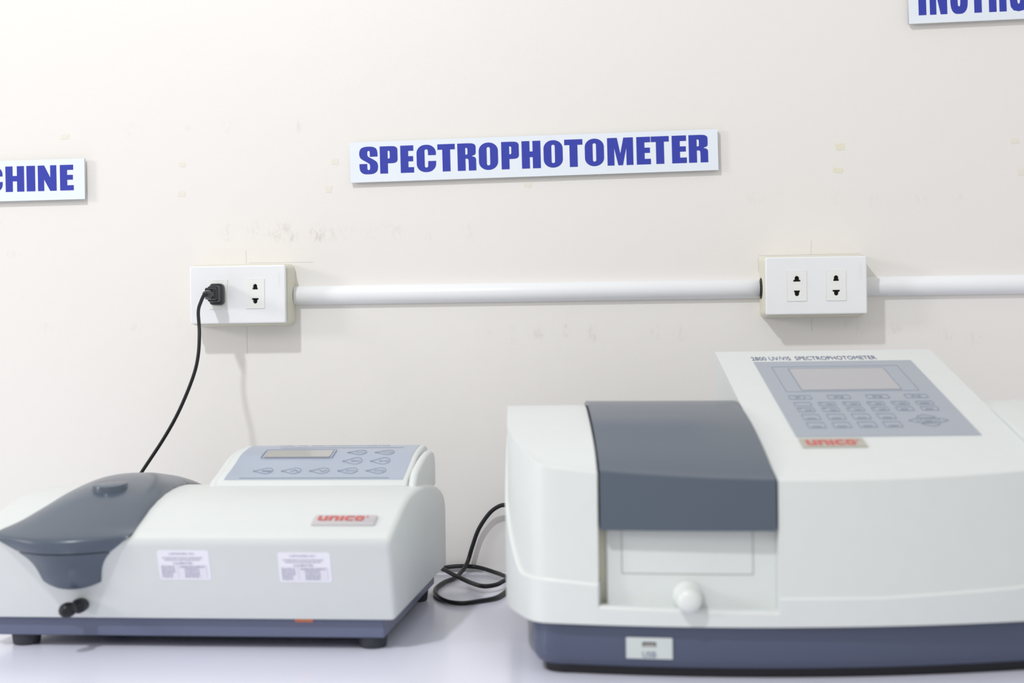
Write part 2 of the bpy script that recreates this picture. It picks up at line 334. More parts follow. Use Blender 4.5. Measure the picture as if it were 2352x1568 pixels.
# ---------------------------------------------------------------- wall outlets and conduit
def outlet(x0, x1, z0, z1, label, mods, knock):
    """x0..x1, z0..z1: cover plate; mods: (centre x, upper slot half width, lower slot half width)"""
    cx, cz = (x0+x1)/2, (z0+z1)/2; W2, H2 = (x1-x0)/2, (z1-z0)/2
    t = tag(empty('wall_outlet', (cx, 0, cz)), label, 'outlet', 'surface mounted wall outlets')
    rings = []
    for g, y, r in ((.0032, 0, .008), (.0032, -.006, .008), (.0024, -.012, .0075), (.0018, -.030, .007), (.0005, -.033, .006), (-.0004, -.0335, .005)):
        rings.append([(px, y, pz) for px, pz in rrect(-W2-g, -H2-g, W2+g, H2+g, r, 5)])
    MB().loft(rings).build('back_box', 'ivory', t, 30)
    fr = frame((0, -.042, 0), (1, 0, 0), (0, 0, 1))
    hw, hh = .0116, .0182
    # thin ivory rim of the plate, then the plate with two openings
    MB().loft([[(px, y, pz) for px, pz in rrect(-W2-g, -H2-g, W2+g, H2+g, .0025, 3)] for g, y in ((-.0008, -.033), (-.0008, -.0365))]).build('plate_rim', 'ivory', t, 30)
    outer = rrect(-W2, -H2, W2, H2, .0018, 3)
    holes = [rrect(mx-cx-hw, mz-cz-hh, mx-cx+hw, mz-cz+hh, .0005, 2) for mx, mz, *_ in mods]
    place(shape_mesh([rrect(-W2+.0016, -H2+.0016, W2-.0016, H2-.0016, .001, 3)]+holes, .0015), fr, 'cover_face', 'white', t)
    MB().loft([[(px, y, pz) for px, pz in rrect(-W2+g, -H2+g, W2-g, H2-g, .0018, 3)] for g, y in ((0, -.0362), (0, -.0402), (.0005, -.0415), (.0016, -.04199))], cap=False).build('cover_edge', 'white', t, 40)
    for mx, mz, a, b in mods:
        u, v = mx-cx, mz-cz
        def slot(hb, s):
            P = [(hb, .0053), (hb, .0074), (.0027, .0074)]
            P += [(.0027*math.cos(R_(q)), .0094+.0027*math.sin(R_(q))) for q in range(0, 181, 20)]
            P += [(-.0027, .0074), (-hb, .0074), (-hb, .0053)]
            return [(u+p[0], v+s*p[1]) for p in P]
        o = place(shape_mesh([rrect(u-hw+.0001, v-hh+.0001, u+hw-.0001, v+hh-.0001, .0006, 2), slot(a, 1), slot(b, -1)], .0045), fr, 'socket', 'module', t, .0007)
        MB().box(u-.008, u+.008, -.0375, -.0368, v-.015, v+.015).build('socket_interior', 'hole', o)
        for s in (1, -1):
            def D(g):
                P = [(.0066-g, .0037+g), (.0066-g, .0080)]+[((.0066-g)*math.cos(R_(q)), .0080+(.0062-g)*math.sin(R_(q))) for q in range(10, 180, 17)]+[(-.0066+g, .0080), (-.0066+g, .0037+g)]
                return [(u+p[0], v+s*p[1]) for p in P]
            place(shape_mesh([D(0), D(.0003)], .0002), fr, 'slot_rim', 'module', o, .00085)
    text('Panasonic', frame((W2-.0065, -.042, H2-.0265), (0, 0, 1), (-1, 0, 0)), 0, 0, .0026, 'white', t, .0175, 0, 'embossed_mark', .00012)
    if knock:
        MB().lathe([(.0128, 0), (.0128, .0006)], (-W2-.0024, -.0128, .3458-cz), (-1, 0, 0)).build('knockout_hole', 'hole', t)
    return t
outlet(-.5142, -.3950, .3112, .3824, 'white double wall outlet with the black plug in it', [(-.4785, .3470, .0034, .0042), (-.4325, .3473, .0034, .0042)], False)
outlet(.1872, .3068, .3130, .3820, 'white double wall outlet with no plug in it', [(.2241, .3470, .0043, .0035), (.2704, .3471, .0034, .0043)], True)
def pipe(xa, xb, za, zb, label):
    """half-round surface conduit, flat back on the wall"""
    t = tag(empty('conduit_pipe', (xa, 0, za)), label, 'pipe', 'white conduit along the wall')
    def half(r, d): return [(d, -.0012-r*math.sin(R_(q)), (zb-za)*d/(xb-xa)-r*math.cos(R_(q))) for q in range(0, 181, 6)]
    def prof(r, d): return [(d, 0, (zb-za)*d/(xb-xa)-r)]+half(r, d)+[(d, 0, (zb-za)*d/(xb-xa)+r)]
    Ln = xb-xa
    MB().loft([prof(.0098, .004), prof(.0098, 0), prof(.0116, 0), prof(.0119, .0006), prof(.0119, Ln-.0006), prof(.0116, Ln), prof(.0098, Ln), prof(.0098, Ln-.004)]).build('pipe', 'pipe', t, 50)
    for k in (.0035, Ln-.0045): MB().loft([prof(.0097, k), prof(.0097, k+.001)]).build('pipe_bore', 'hole', t)
    return t
pipe(-.3920, .1836, .3458, .3460, 'white plastic conduit pipe running between the two outlets')
pipe(.3100, .86, .3469, .3467, 'white plastic conduit pipe running off to the right edge')

# plug and its thin cord
pc = tag(empty('plug_lead', (-.4785, -.0427, .3470)), 'black plug in the left outlet with cord hanging behind the smaller instrument', 'power cord')
pl = MB().loft([[(px, y, pz) for px, pz in rrect(-a, -b, a, b, r, 5)] for a, b, r, y in ((.0080, .0125, .004, 0), (.0085, .0132, .0045, -.002), (.0085, .0132, .0045, -.009), (.0078, .0120, .004, -.012), (.0070, .0100, .0025, -.0135), (.0068, .0096, .002, -.020), (.0064, .0090, .002, -.024))]).build('plug', 'black', pc, 35)
MB().loft([[(px, y, pz) for px, pz in rrect(-a, -b, a, b, .0018, 4)] for a, b, y in ((.0062, .0078, -.012), (.0060, .0076, -.024), (.0056, .0070, -.038), (.0050, .0060, -.040))]).build('plug_grip', 'black', pc, 35)
for k in range(4): MB().box(.0054, .0062, -.036+k*.0026, -.0348+k*.0026, -.0062, .0062).build('grip_rib', 'black', pc)
MB().lathe([(.0048, .038), (.0054, .040), (.0054, .046), (.0042, .050), (.0036, .056), (.0026, .058)], (0, 0, -.0002), (0, -1, -.02), 20).build('strain_relief', 'black', pc, 40)
cp = [(0, -.050, -.0003), (.0002, -.060, -.0016), (-.0022, -.066, -.010), (-.0022, -.078, -.0225), (.0030, -.0925, -.046), (.0030, -.0985, -.0735), (-.0035, -.0985, -.0990), (-.0210, -.0950, -.1370), (-.0420, -.088, -.170), (-.0735, -.077, -.2115), (-.098, -.068, -.245), (-.120, -.06, -.30), (-.10, -.055, -.3405), (-.03, -.055, -.3425), (.05, -.05, -.3425)]
tube(cp, .0021, 'cable', 'cable', pc, 10, 8)

# ---------------------------------------------------------------- smaller instrument
OL = (-.2259, -.448, 0)
dl = tag(empty('spectrophotometer', OL, R_(-1.93)), 'smaller low instrument with a domed grey lid and slanted keypad', 'instrument', 'laboratory instruments')
XL, XR = -.3725, .0273
prof = [(-.008, .0294), (-.0205, .0672), (-.0312, .0996), (-.0330, .1040), (-.0322, .1078), (-.0285, .1103), (-.018, .1130), (.0047, .1194), (.0280, .1268), (.0519, .1324), (.08, .1361), (.11, .1377), (.139, .1378), (.165, .1368), (.1835, .1355), (.2275, .1301), (.255, .1255), (.274, .1207), (.288, .1150), (.2965, .1085), (.3015, .101), (.303, .092), (.303, .0294)]
PZ = prof[4:20]
def rounded_extrude(prof, xl, xr, r, steps=4):
    n = len(prof); nor = []
    for i in range(n):
        a = Vector(prof[i-1]); b = Vector(prof[i]); c = Vector(prof[(i+1) % n])
        e1 = (b-a).normalized(); e2 = (c-b).normalized(); n1 = Vector((e1.y, -e1.x)); n2 = Vector((e2.y, -e2.x)); q = n1+n2
        q = q/max(.35, q.length_squared)*2 if q.length > 1e-6 else n1
        if q.length > 1.5: q = q.normalized()*1.5
        nor.append(q)
    A = sum(prof[i-1][0]*prof[i][1]-prof[i][0]*prof[i-1][1] for i in range(n)); sg = -1 if A < 0 else 1   # outward for ccw = (dy,-dx)
    def rg(x, ins): return [(x, p[0]-sg*q.x*ins, p[1]-sg*q.y*ins) for p, q in zip(prof, nor)]
    out = []
    for k in range(steps+1):
        t = math.pi/2*k/steps     # 0: at end face, pulled in by r ; 90deg: full profile, r inside the end
        out.append(rg(xl+r*(1-math.cos(t)), r*(1-math.sin(t))))
    for k in range(steps, -1, -1):
        t = math.pi/2*k/steps
        out.append(rg(xr-r*(1-math.cos(t)), r*(1-math.sin(t))))
    return MB().loft(out)
rounded_extrude(prof, XL, XR, .0055).build('housing', 'shell', dl, 40)
MB().box(-.362, .0143, -.002, .293, .0110, .0294).build('base', 'base', dl, None, .0015)
for fx, fy in ((.0003, .0135), (-.3390, .0135), (.0003, .250), (-.3390, .250)):
    MB().lathe([(.0115, 0), (.0128, .0012), (.0140, .0112)], (fx, fy, 0), (0, 0, 1), 24).build('foot', 'rubber', dl, 40)
# grey sample lid: rows of (y, edge z, half width, forward bulge, upward bulge, centre x)
def rows_surface(rows, nu=20, back=.018, drop_=.009, edge=-.0288):
    V = []; F = []
    for y, z, xl, xr, by, bz, pw in rows:
        for i in range(nu+1):
            u = -math.cos(math.pi*i/nu); b = (1-u*u)**max(pw, .5); V.append(((xl+xr)/2+u*(xr-xl)/2, y+by*b, z+bz*b))
    n = nu+1
    for j in range(len(rows)-1):
        for i in range(nu): F.append((j*n+i, j*n+i+1, (j+1)*n+i+1, (j+1)*n+i))
    # underside closes the shell inside the housing
    k = len(V); V += [(V[j*(nu+1)+i][0], V[j*(nu+1)+i][1]+.004+back*t, V[j*(nu+1)+i][2]-.012+drop_*t) for j, t in [(j, min(1, max(0, (edge-r[0])/.004))) for j, r in enumerate(rows)] for i in range(nu+1)]
    F += [tuple(k+i for i in reversed(f)) for f in list(F)]
    m = len(rows)
    for i in range(nu): F.append((i, k+i, k+i+1, i+1)); F.append(((m-1)*n+i+1, k+(m-1)*n+i+1, k+(m-1)*n+i, (m-1)*n+i))
    for j in range(m-1): F.append((j*n, (j+1)*n, k+(j+1)*n, k+j*n)); F.append(((j+1)*n+nu, j*n+nu, k+j*n+nu, k+(j+1)*n+nu))
    return MB().add(V, F)
def dense(rows, n=4):
    out = []
    for i in range(len(rows)-1):
        a = rows[max(i-1, 0)]; b = rows[i]; c = rows[i+1]; d = rows[min(i+2, len(rows)-1)]
        for k in range(n):
            t = k/n; out.append(tuple(.5*(2*b[j]+(c[j]-a[j])*t+(2*a[j]-5*b[j]+4*c[j]-d[j])*t*t+(3*b[j]-a[j]-3*c[j]+d[j])*t**3) for j in range(7)))
    out.append(rows[-1]); return out
lidrows = [(.180, .1368, -.3245, -.2340, 0, .0120, .7), (.117, .1386, -.3225, -.2272, 0, .0148, .7), (.065, .1352, -.3230, -.2222, 0, .0140, .7), (.030, .1286, -.3270, -.2205, -.001, .0120, .7), (0, .1200, -.3365, -.2192, -.004, .0086, .75),
           (-.018, .1144, -.3468, -.2178, -.009, .0052, 1.0), (-.0288, .1120, -.3490, -.2166, -.0175, -.0004, 1.4), (-.0348, .1092, -.3470, -.2185, -.0185, -.0024, 1.4), (-.0350, .1040, -.3400, -.2250, -.0185, -.0016, 1.3), (-.0325, .0956, -.3265, -.2365, -.0180, -.0006, 1.1)]
lid = rows_surface(dense(lidrows, 4), 24).build('sample_lid', 'lid', dl, 50)
rear = [(.304, .100, -.325, -.240, .004, .004, .7), (.287, .1165, -.3255, -.2395, 0, .007, .7), (.23, .1305, -.3250, -.2370, 0, .0105, .7), (.1825, .1366, -.3242, -.2344, 0, .0116, .7)]
rows_surface(dense(rear, 4), 20).build('lid_hinge_cover', 'lid', dl, 50)
nose = [(-.0320, .0945, -.3255, -.2375, -.0176, -.0006, 1.1), (-.0294, .0870, -.3165, -.2440, -.0150, -.0006, 1.0), (-.0262, .0780, -.3105, -.2480, -.0120, -.0010, 1.0), (-.0226, .0668, -.3062, -.2502, -.0090, -.0055, 1.0), (-.0196, .0650, -.3052, -.2508, -.0070, -.0060, 1.0)]
rows_surface(dense(nose, 4), 16, .010, .010, .1).build('front_nose', 'lid', dl, 50)
kb = MB()
rings = []
for z0, rr in ((.134, .0172), (.1488, .0172), (.1499, .0168), (.1503, .0160)):
    rings.append([(-.2690+rr*math.cos(2*math.pi*k/40), .050+rr*math.sin(2*math.pi*k/40), z0+(.002*math.sin(2*math.pi*k/40) if z0 > .14 else 0)) for k in range(40)])
kb.loft(rings).build('lid_knob', 'lid', dl, 40)
# black push-pull rod with ball end
rd = MB().lathe([(.0060, -.002), (.0068, .003), (.0070, .008), (.0060, .012), (.0042, .014), (.0040, .017), (.0052, .019), (.0068, .023), (.0071, .027), (.0066, .031), (.0048, .0345), (.001, .036)], (-.2715, -.0140, .0425), (-.12, -1, .0), 28).build('slide_rod', 'black', dl, 50)
# slanted keypad console
cprof = [(.140, .126), (.1392, .1385), (.1434, .1440), (.1535, .1476), (.17, .1524), (.185, .1574), (.2, .1630), (.2135, .1665), (.2265, .1686), (.24, .1704), (.2525, .1712), (.264, .1706), (.271, .1680), (.275, .1630), (.277, .126)]
rounded_extrude(cprof, -.1905, .0122, .0028, 3).build('keypad_console', 'shell', dl, 35)
fprof = [(.132, .126), (.136, .1415), (.145, .1492), (.155, .1537), (.186, .1607), (.205, .1640), (.225, .1662), (.243, .1665), (.2545, .1640), (.2615, .1585), (.2635, .150), (.2640, .126)]
rounded_extrude(fprof, .0136, .0222, .0035, 3).build('console_flank', 'shell', dl, 35)
rounded_extrude([(a, b-.0025) for a, b in cprof], -.1985, -.1885, .0035, 3).build('console_flank', 'shell', dl, 35)
FP = [(.1434, .1440), (.1535, .1476), (.17, .1524), (.185, .1574), (.2, .1630), (.2135, .1665), (.2265, .1686), (.24, .1704), (.2525, .1712)]
FP = smooth_tab(FP, 4)
def face(y, dz=0.0):
    z = lerp(y, FP); s = (lerp(y+.002, FP)-lerp(y-.002, FP))/.004
    return z+dz, Vector((0, 1, s)).normalized()
V = []; F = []
for y, z in FP:
    _, tv = face(y); nv = Vector((0, -tv.z, tv.y))
    V += [(-.1825, y+nv.y*.0006, z+nv.z*.0006), (.0065, y+nv.y*.0006, z+nv.z*.0006), (-.1825, y-nv.y*.001, z-nv.z*.001), (.0065, y-nv.y*.001, z-nv.z*.001)]
rings = [[V[4*i], V[4*i+1], V[4*i+3], V[4*i+2]] for i in range(len(FP))]
pan = MB().loft(rings).build('keypad_panel', 'panel', dl, 30)
def lfr(x, y, off=.0007):
    z, tv = face(y); nv = Vector((0, -tv.z, tv.y)); o = Vector((x, y, z))+nv*off; return frame(o, (1, 0, 0), tv)
sfr = lfr(-.1185, .2078, .0002)
dsp = place(shape_mesh([rrect(-.036, -.0112, .036, .0112, .001, 2)], .0006), sfr, 'display', 'lcd', dl, .0012)
place(ring(-.0395, -.0138, .0395, .0138, .002, .0007, .0003), sfr, 'display_frame', 'line', dl, .0011)
KEYS = [(-.1575, .1640, ''), (-.1272, .1640, '^'), (-.0970, .1640, 'v'), (-.0667, .1640, 'EXIT'), (-.0365, .1640, 'ENTER'), (-.0668, .1886, 'PRINT'), (-.0366, .1886, 'SAVE'), (-.0664, .2118, 'CLEAR'), (-.0362, .2118, 'LOAD')]
def drop(g):
    # long teardrop: thin tail on the left, round head on the right
    P = []
    for q in range(-115, 116, 15): P.append((.0150+(.0066-g)*math.cos(R_(q)), (.0082-g)*math.sin(R_(q))+.0006))
    P += [(.0085, .0058-g), (.0050, .0024-g), (.0016, .0014-g), (.0002+g, .0008-g*.5), (.0002+g, -.0006+g*.5), (.0016, -.0014+g), (.0050, -.0022+g), (.0085, -.0050+g)]
    return chaikin(P, 1)
for x, y, s in KEYS:
    fr = lfr(x, y)
    k = place(shape_mesh([drop(0), drop(.00045)], .0003), fr, 'key', 'line', dl, .0003)
    if not s: place(shape_mesh([[(.0100, -.0010), (.0195, -.0010), (.0195, .0018), (.0100, .0018)]], .0002), fr, 'legend', 'line2', k, .0003)
    elif s in '^v':
        sg = 1 if s == '^' else -1
        P = [(-.0042, -.0022), (0, .0026), (.0042, -.0022), (.0042, -.0030), (0, .0016), (-.0042, -.0030)]
        place(shape_mesh([[(.0148+a, sg*(b+.0002)+.0006) for a, b in P]], .0002), fr, 'key_arrow', 'line', k, .0003)
    else: text(s, fr, .0146, -.0012, .0034, 'line', k, .0100, 0, 'legend', .0003, True)
text('1200  VIS  SPECTROPHOTOMETER', lfr(-.1495, .2462), 0, 0, .0042, 'line', dl, .124, 0, 'title_lettering', .0003)
for x0, x1, y in ((-.146, -.008, .2338), (-.167, -.008, .1460)):
    place(shape_mesh([[(0, 0), (x1-x0, 0), (x1-x0, .0005), (0, .0005)]], .0002), lfr(x0, y), 'printed_line', 'line2', dl, .0003)
# maker's badge
UN = dict(
    u=[[(0, 1), (0, .28), (.08, .06), (.25, 0), (1, 0), (1, 1), (.66, 1), (.66, .26), (.40, .26), (.34, .34), (.34, 1)]],
    n=[[(0, 0), (0, 1), (.75, 1), (.92, .94), (1, .72), (1, 0), (.66, 0), (.66, .66), (.60, .74), (.34, .74), (.34, 0)]],
    i=[[(0, 0), (0, 1), (1, 1), (1, 0)]],
    c=[[(1, .74), (1, 1), (.28, 1), (.08, .92), (0, .72), (0, .28), (.08, .08), (.28, 0), (1, 0), (1, .26), (.42, .26), (.34, .36), (.34, .64), (.42, .74)]],
    o=[rrect(0, 0, 1, 1, .3, 5), rrect(.31, .27, .69, .73, .14, 4)])
def unico(fr, x, y, wid, h, parent, m='red'):
    for ch, a, b in (('u', 0, .212), ('n', .24, .452), ('i', .48, .557), ('c', .585, .775), ('o', .80, 1.0)):
        me = shape_mesh([[(x+(a+(b-a)*p)*wid, y+q*h) for p, q in lp] for lp in UN[ch]], .0003); place(me, fr, 'logo_letter', m, parent, .0003)
    place(shape_mesh([rrect(x+wid*1.035, y+h*.72, x+wid*1.075, y+h, .0004, 3)], .0002), fr, 'registered_mark', m, parent, .0002)
def top_fr(x, y):
    z = lerp(y, PZ); s = (lerp(y+.006, PZ)-lerp(y-.006, PZ))/.012; return frame((x, y, z), (1, 0, 0), (0, 1, s))
bf = top_fr(-.0230, .0020)
bd = MB()
rg = [[(bf @ Vector((px, py, z)))[:] for px, py in rrect(-.0300+g, -.0105+g*1.3, .0300-g, .0105-g*.3, .0016, 3)] for g, z in ((0, -.001), (0, .0016), (.0015, .0026))]
bdg = bd.loft(rg).build('maker_badge', 'silver', dl, 30)
unico(bf @ Matrix.Translation((0, 0, .0027)), -.0255, -.0035, .0440, .0105, bdg)
# calibration stickers on the undercut front face
FN = Vector((0, -.0232, .0702)).normalized()
def front_fr(x, z):
    y = lerp(z, [(.0294, -.008), (.0996, -.0312)]); return frame((x, y, z), (1, 0, 0), FN)
def strokes(fr, x, y, wd, h, parent):
    # small print that cannot be read: a broken line of short marks, one mesh
    mb = MB(); p = x; rnd = random.Random(int((x*7919+y*104729)*1e4))
    while p < x+wd:
        q = min(p+rnd.uniform(.0012, .0030), x+wd); mb.add([(p, y, 0), (q, y, 0), (q, y+h, 0), (p, y+h, 0)], [(0, 1, 2, 3)]); p = q+rnd.uniform(.0003, .0008)
    return place(mb.mesh(), fr, 'small_print', 'print', parent, .0005)
for x, z in ((-.1930, .0676), (-.0792, .0658)):
    fr = front_fr(x, z)
    st = place(shape_mesh([rrect(0, 0, .0490, .0303, .0022, 4)], .0002), fr, 'calibration_sticker', 'paper', dl, .0003)
    text('LABTRADERS, INC.', fr, .0235, .0255, .0023, 'print', st, .0245, .012, 'lettering', .0005, True)
    for yy, wd in ((.0222, .038), (.0200, .034)): strokes(fr, .0235-wd/2, yy, wd, .0010, st)
    text('CALIBRATED', fr, .0235, .0160, .0025, 'print', st, .0185, .014, 'lettering', .0005, True)
    for q in range(5):
        strokes(fr, .0030, .0128-q*.0025, .0125 if q < 3 else .010, .0012, st); strokes(fr, .0205+(.004 if q else 0), .0128-q*.0025, .0235 if q == 0 else .0140, .0013, st)
    for q in range(6): place(shape_mesh([[(.0025, .0023+q*.0025), (.0455, .0023+q*.0025), (.0455, .00245+q*.0025), (.0025, .00245+q*.0025)]], .0001), fr, 'table_rule', 'print', st, .0004)
    for q in (.0025, .0180, .0455): place(shape_mesh([[(q, .0023), (q+.00025, .0023), (q+.00025, .0150), (q, .0150)]], .0001), fr, 'table_rule', 'print', st, .0004)
MB().loft([[(px, y, pz) for px, pz in rrect(-.0705, .0255, -.0530, .0294, .001, 3)] for y in (-.0021, -.0028)]).build('orange_seal', 'orange', dl)

# ---------------------------------------------------------------- larger instrument
ORR = (.1614, -.5467, 0)
dr = tag(empty('spectrophotometer', ORR, R_(3.67)), 'larger instrument with a raised control panel and grey compartment cover', 'instrument', 'laboratory instruments')
CH = [(-.2500, .115), (-.2465, .084), (-.2395, .055), (-.2320, .0310), (-.2265, .0190), (-.2200, .0128), (-.2120, .0096)]
CH = smooth_tab(CH, 4)
def yf(x):
    if x > .015: x = .03-x
    if x < -.212: return lerp(x, CH)
    return -.02+.6*(x-.01)**2
YR = .345
zlow_t = smooth_tab([(-.02, .1665), (0, .1733), (.029, .1870), (.06, .1965), (.117, .2090), (.195, .2205), (.26, .2175), (.345, .2020)], 6)
def zlow(x, y): return lerp(y, zlow_t)
zlid_t = smooth_tab([(-.022, .1665), (0, .1755), (.016, .1815), (.0588, .1955), (.117, .2115), (.195, .2235), (.26, .2195), (.345, .2040)], 6)
def zlid(x, y): return lerp(y, zlid_t)+.0012*((-.026-x)/.146)*min(1, max(0, (y+.005)/.03))
def zpan(x, y): return .1668+.28*(y+.02)
def block(xs, yfn, yr, zt, zb, r=.002, ny=22, mb=None):
    """solid with front wall following yfn(x), top following zt(x, y), rounded front top edge"""
    mb = mb or MB(); V = []; F = []; zbf = zb if callable(zb) else (lambda x: zb)
    for x in xs:
        y0 = yfn(x); zr = zt(x, y0+r)
        col = [(x, y0, zbf(x)), (x, y0, zr-r), (x, y0+r*.12, zr-r*.5), (x, y0+r*.5, zr-r*.12)]
        for i in range(ny+1):
            y = y0+r+(yr-y0-r)*(i/ny)**1.2; col.append((x, y, zt(x, y)))
        col.append((x, yr, zbf(x))); V += col
    n = ny+6
    for j in range(len(xs)-1):
        for i in range(n-1): F.append((j*n+i, (j+1)*n+i, (j+1)*n+i+1, j*n+i+1))
        F.append((j*n+n-1, (j+1)*n+n-1, (j+1)*n, j*n))
    F.append(tuple(range(n))); F.append(tuple((len(xs)-1)*n+i for i in reversed(range(n))))
    return mb.add(V, F)
def spread(a, b, n): return [a+(b-a)*k/n for k in range(n+1)]
XA, XB = -.1735, -.0245
left_x = [c[0] for c in CH]+spread(-.205, XA, 4)
hb = block(left_x, yf, YR, zlow, .0455)
block(spread(XB, .2095, 18), yf, .352, zpan, .0455, .0018, mb=hb)
block(spread(.2100, .242, 3)+[.03-c[0] for c in reversed(CH)], yf, YR, zlow, .0455, mb=hb)
block(spread(XA+.0001, XB-.0001, 8), lambda x: .030, YR, lambda x, y: zlid(x, y)-.005, .0455).build('gap_shade_filler', 'plinth_gap', dr, 32)  # filler block, coloured near black as painted shade in the cover gap
hb.build('housing', 'shell', dr, 32)
# lower skirt standing a little proud, ending in a ledge
led = [(-.22, .0840), (-.172, .0802), (-.1, .0745), (-.026, .0703), (.06, .0700), (.18, .0751), (.25, .084)]
SIDE_Z = smooth_tab([(.03, .080), (.055, .0885), (.084, .113), (.115, .137), (.2, .168), (.345, .185)], 5)
def zled(x, y):
    if x < -.2 or x > .23: return max(lerp(x, led), lerp(y, SIDE_Z))
    return lerp(x, led)
def band(P, ztop, zb, off=.0026, inn=.012, mb=None):
    mb = mb or MB(); rings = []
    for i, p in enumerate(P):
        a = Vector(P[max(i-1, 0)]); c = Vector(P[min(i+1, len(P)-1)]); d = (c-a).normalized(); n = Vector((d.y, -d.x)); b = Vector(p)
        o = b+n*off; q = b+n*off*.35; k = b-n*inn; zt = ztop(*p)
        rings.append([(o.x, o.y, zb), (o.x, o.y, zt-.0022), (q.x, q.y, zt), (k.x, k.y, zt), (k.x, k.y, zb)])
    return mb.loft(rings)
side = [(-.25, .345), (-.25, .26), (-.25, .18), (-.25, .14)]
PL_ = side+CH+[(x, yf(x)) for x in spread(-.204, XA, 4)]
PM_ = [(x, yf(x)) for x in spread(XA, XB, 10)]
PR_ = [(x, yf(x)) for x in spread(XB, .242, 16)]+[(.03-a, b) for a, b in reversed(CH)]+[(.03-a, b) for a, b in reversed(side)]
sk = band(PL_, zled, .0455); band(PM_, lambda x, y: lerp(x, [(-.1735, .0615), (-.0245, .0580)]), .0455, mb=sk); band(PR_, zled, .0455, mb=sk)
sk.build('skirt', 'shell', dr, 32)
# blue base and dark plinth
def base_outline(ins, z):
    xl, xr, rr, yb = -.228+ins, .258-ins, .022, .330-ins
    P = [(xl, yb)]
    yc = -.02+.6*(xl+rr-.01)**2+.005+ins
    for k in range(7):
        t = R_(180+90*k/6); P.append((xl+rr+rr*math.cos(t), yc+rr+rr*math.sin(t)))
    for x in spread(xl+rr, xr-rr, 16)[1:-1]: P.append((x, -.02+.6*(x-.01)**2+.005+ins))
    yc2 = -.02+.6*(xr-rr-.01)**2+.005+ins
    for k in range(7):
        t = R_(270+90*k/6); P.append((xr-rr+rr*math.cos(t), yc2+rr+rr*math.sin(t)))
    P.append((xr, yb)); return [(x, y, z) for x, y in P]
MB().loft([base_outline(.006, .0085), base_outline(.003, .0105), base_outline(0, .0165), base_outline(0, .0460)]).build('base', 'base2', dr, 30)
MB().loft([base_outline(.010, 0), base_outline(.009, .0088)]).build('plinth', 'plinth_gap', dr, 30)
# compartment cover
lx = spread(-.1715, -.0262, 12)
lb = block(lx, lambda x: yf(x)-.0012, .340, zlid, lambda x: .1252, .0022)
lb.build('compartment_cover', 'lid', dr, 32)
# recessed compartment front with a removable plate and white knob
yrec = lambda x: yf(x)+.0120
block(spread(-.1655, -.0247, 10), yrec, .028, lambda x, y: .150, .050, .001, 2).build('recessed_panel', 'shell', dr, 32)
MB().box(-.1733, -.1650, .0165, .029, .046, .17).build('recess_gap', 'ivory', dr)
def seam(xa, za, xb, zb_):
    n = 8; P = []
    for k in range(n+1):
        x = xa+(xb-xa)*k/n; z = za+(zb_-za)*k/n; P.append((x, z))
    dx, dz = (0, .0003) if abs(xb-xa) > abs(zb_-za) else (.0003, 0)
    rings = [[(x-dx, yrec(x)-.0003, z-dz), (x+dx, yrec(x)-.0003, z+dz), (x+dx, yrec(x)+.0005, z+dz), (x-dx, yrec(x)+.0005, z-dz)] for x, z in P]
    MB().loft(rings).build('panel_seam', 'usbgrey', dr)
seam(-.1530, .0872, -.0440, .0872); seam(-.1530, .0872, -.1530, .14); seam(-.0440, .0872, -.0440, .14)
MB().lathe([(.0110, -.002), (.0128, .0005), (.0128, .004), (.0112, .006), (.0104, .010), (.0104, .020), (.0098, .0235), (.0080, .0258), (.0050, .0270), (.001, .0274)], (-.0985, -.0005, .0690), (-.06, -1, -.03), 32).build('slide_knob', 'knob', dr, 45)
# membrane control panel on the slope
SL = Vector((0, 1, .28)).normalized(); pf = frame((0, -.02, .1668), (1, 0, 0), SL)
def pr(x0, t0, x1, t1, r, d, name, m, off, parent=dr): return place(shape_mesh([rrect(x0, t0, x1, t1, r, 3)], d), pf, name, m, parent, off)
pr(.0110, .1060, .1776, .3442, .0008, .0006, 'control_panel', 'panel2', .0006)
pr(.0430, .2434, .1412, .3168, .0006, .0003, 'display', 'lcd2', .0008)
place(ring(.0424, .2428, .1418, .3174, .0008, .0006, .0002), pf, 'display_edge', 'line', dr, .0009)
place(ring(.0262, .2384, .1582, .3250, .0012, .0006, .0002), pf, 'display_frame', 'line2', dr, .0008)
pr(.0114, .0776, .0688, .1010, .0004, .0008, 'maker_badge', 'silver2', .0010)
unico(pf, .0163, .0828, .0440, .0130, [o for o in dr.children if o.name.startswith('maker_badge')][0]); 
for o in [o for o in dr.children if o.name.startswith('maker_badge')][0].children: o.data.transform(Matrix.Translation(pf.to_3x3() @ Vector((0, 0, .0010))))
text('2800 UV/VIS  SPECTROPHOTOMETER', pf, .0108, .3505, .0132, 'navy', dr, .1332, 0, 'title_lettering', .0003)
def key(x, t0, t1, wd, big, small=''):
    k = place(ring(x, t0, x+wd, t1, .0012, .0006, .0003), pf, 'key', 'line2', dr, .0009)
    if big.startswith('F'): text(big, pf, x+wd*.5, t0+.0030, .0050, 'line2', k, wd*.42, .01, 'legend', .0008, True)
    elif big:
        c = x+wd*(.64 if small else .5); n = len(big); g = wd*(.40 if small else .55)/n; mb = MB()
        for q in range(n): mb.add([(c-n*g/2+q*g, t0+.0032, 0), (c-n*g/2+(q+.8)*g, t0+.0032, 0), (c-n*g/2+(q+.8)*g, t0+.0060, 0), (c-n*g/2+q*g, t0+.0060, 0)], [(0, 1, 2, 3)])
        place(mb.mesh(), pf, 'legend', 'line2', k, .0008)
    if small: place(shape_mesh([rrect(x+.0020, t1-.0048, x+.0036, t1-.0022, .0003, 2)], .0002), pf, 'legend', 'line2', k, .0008)
for i in range(4): key(.0254+.03775*i, .2146, .2264, .0222, 'F%d' % (i+1))
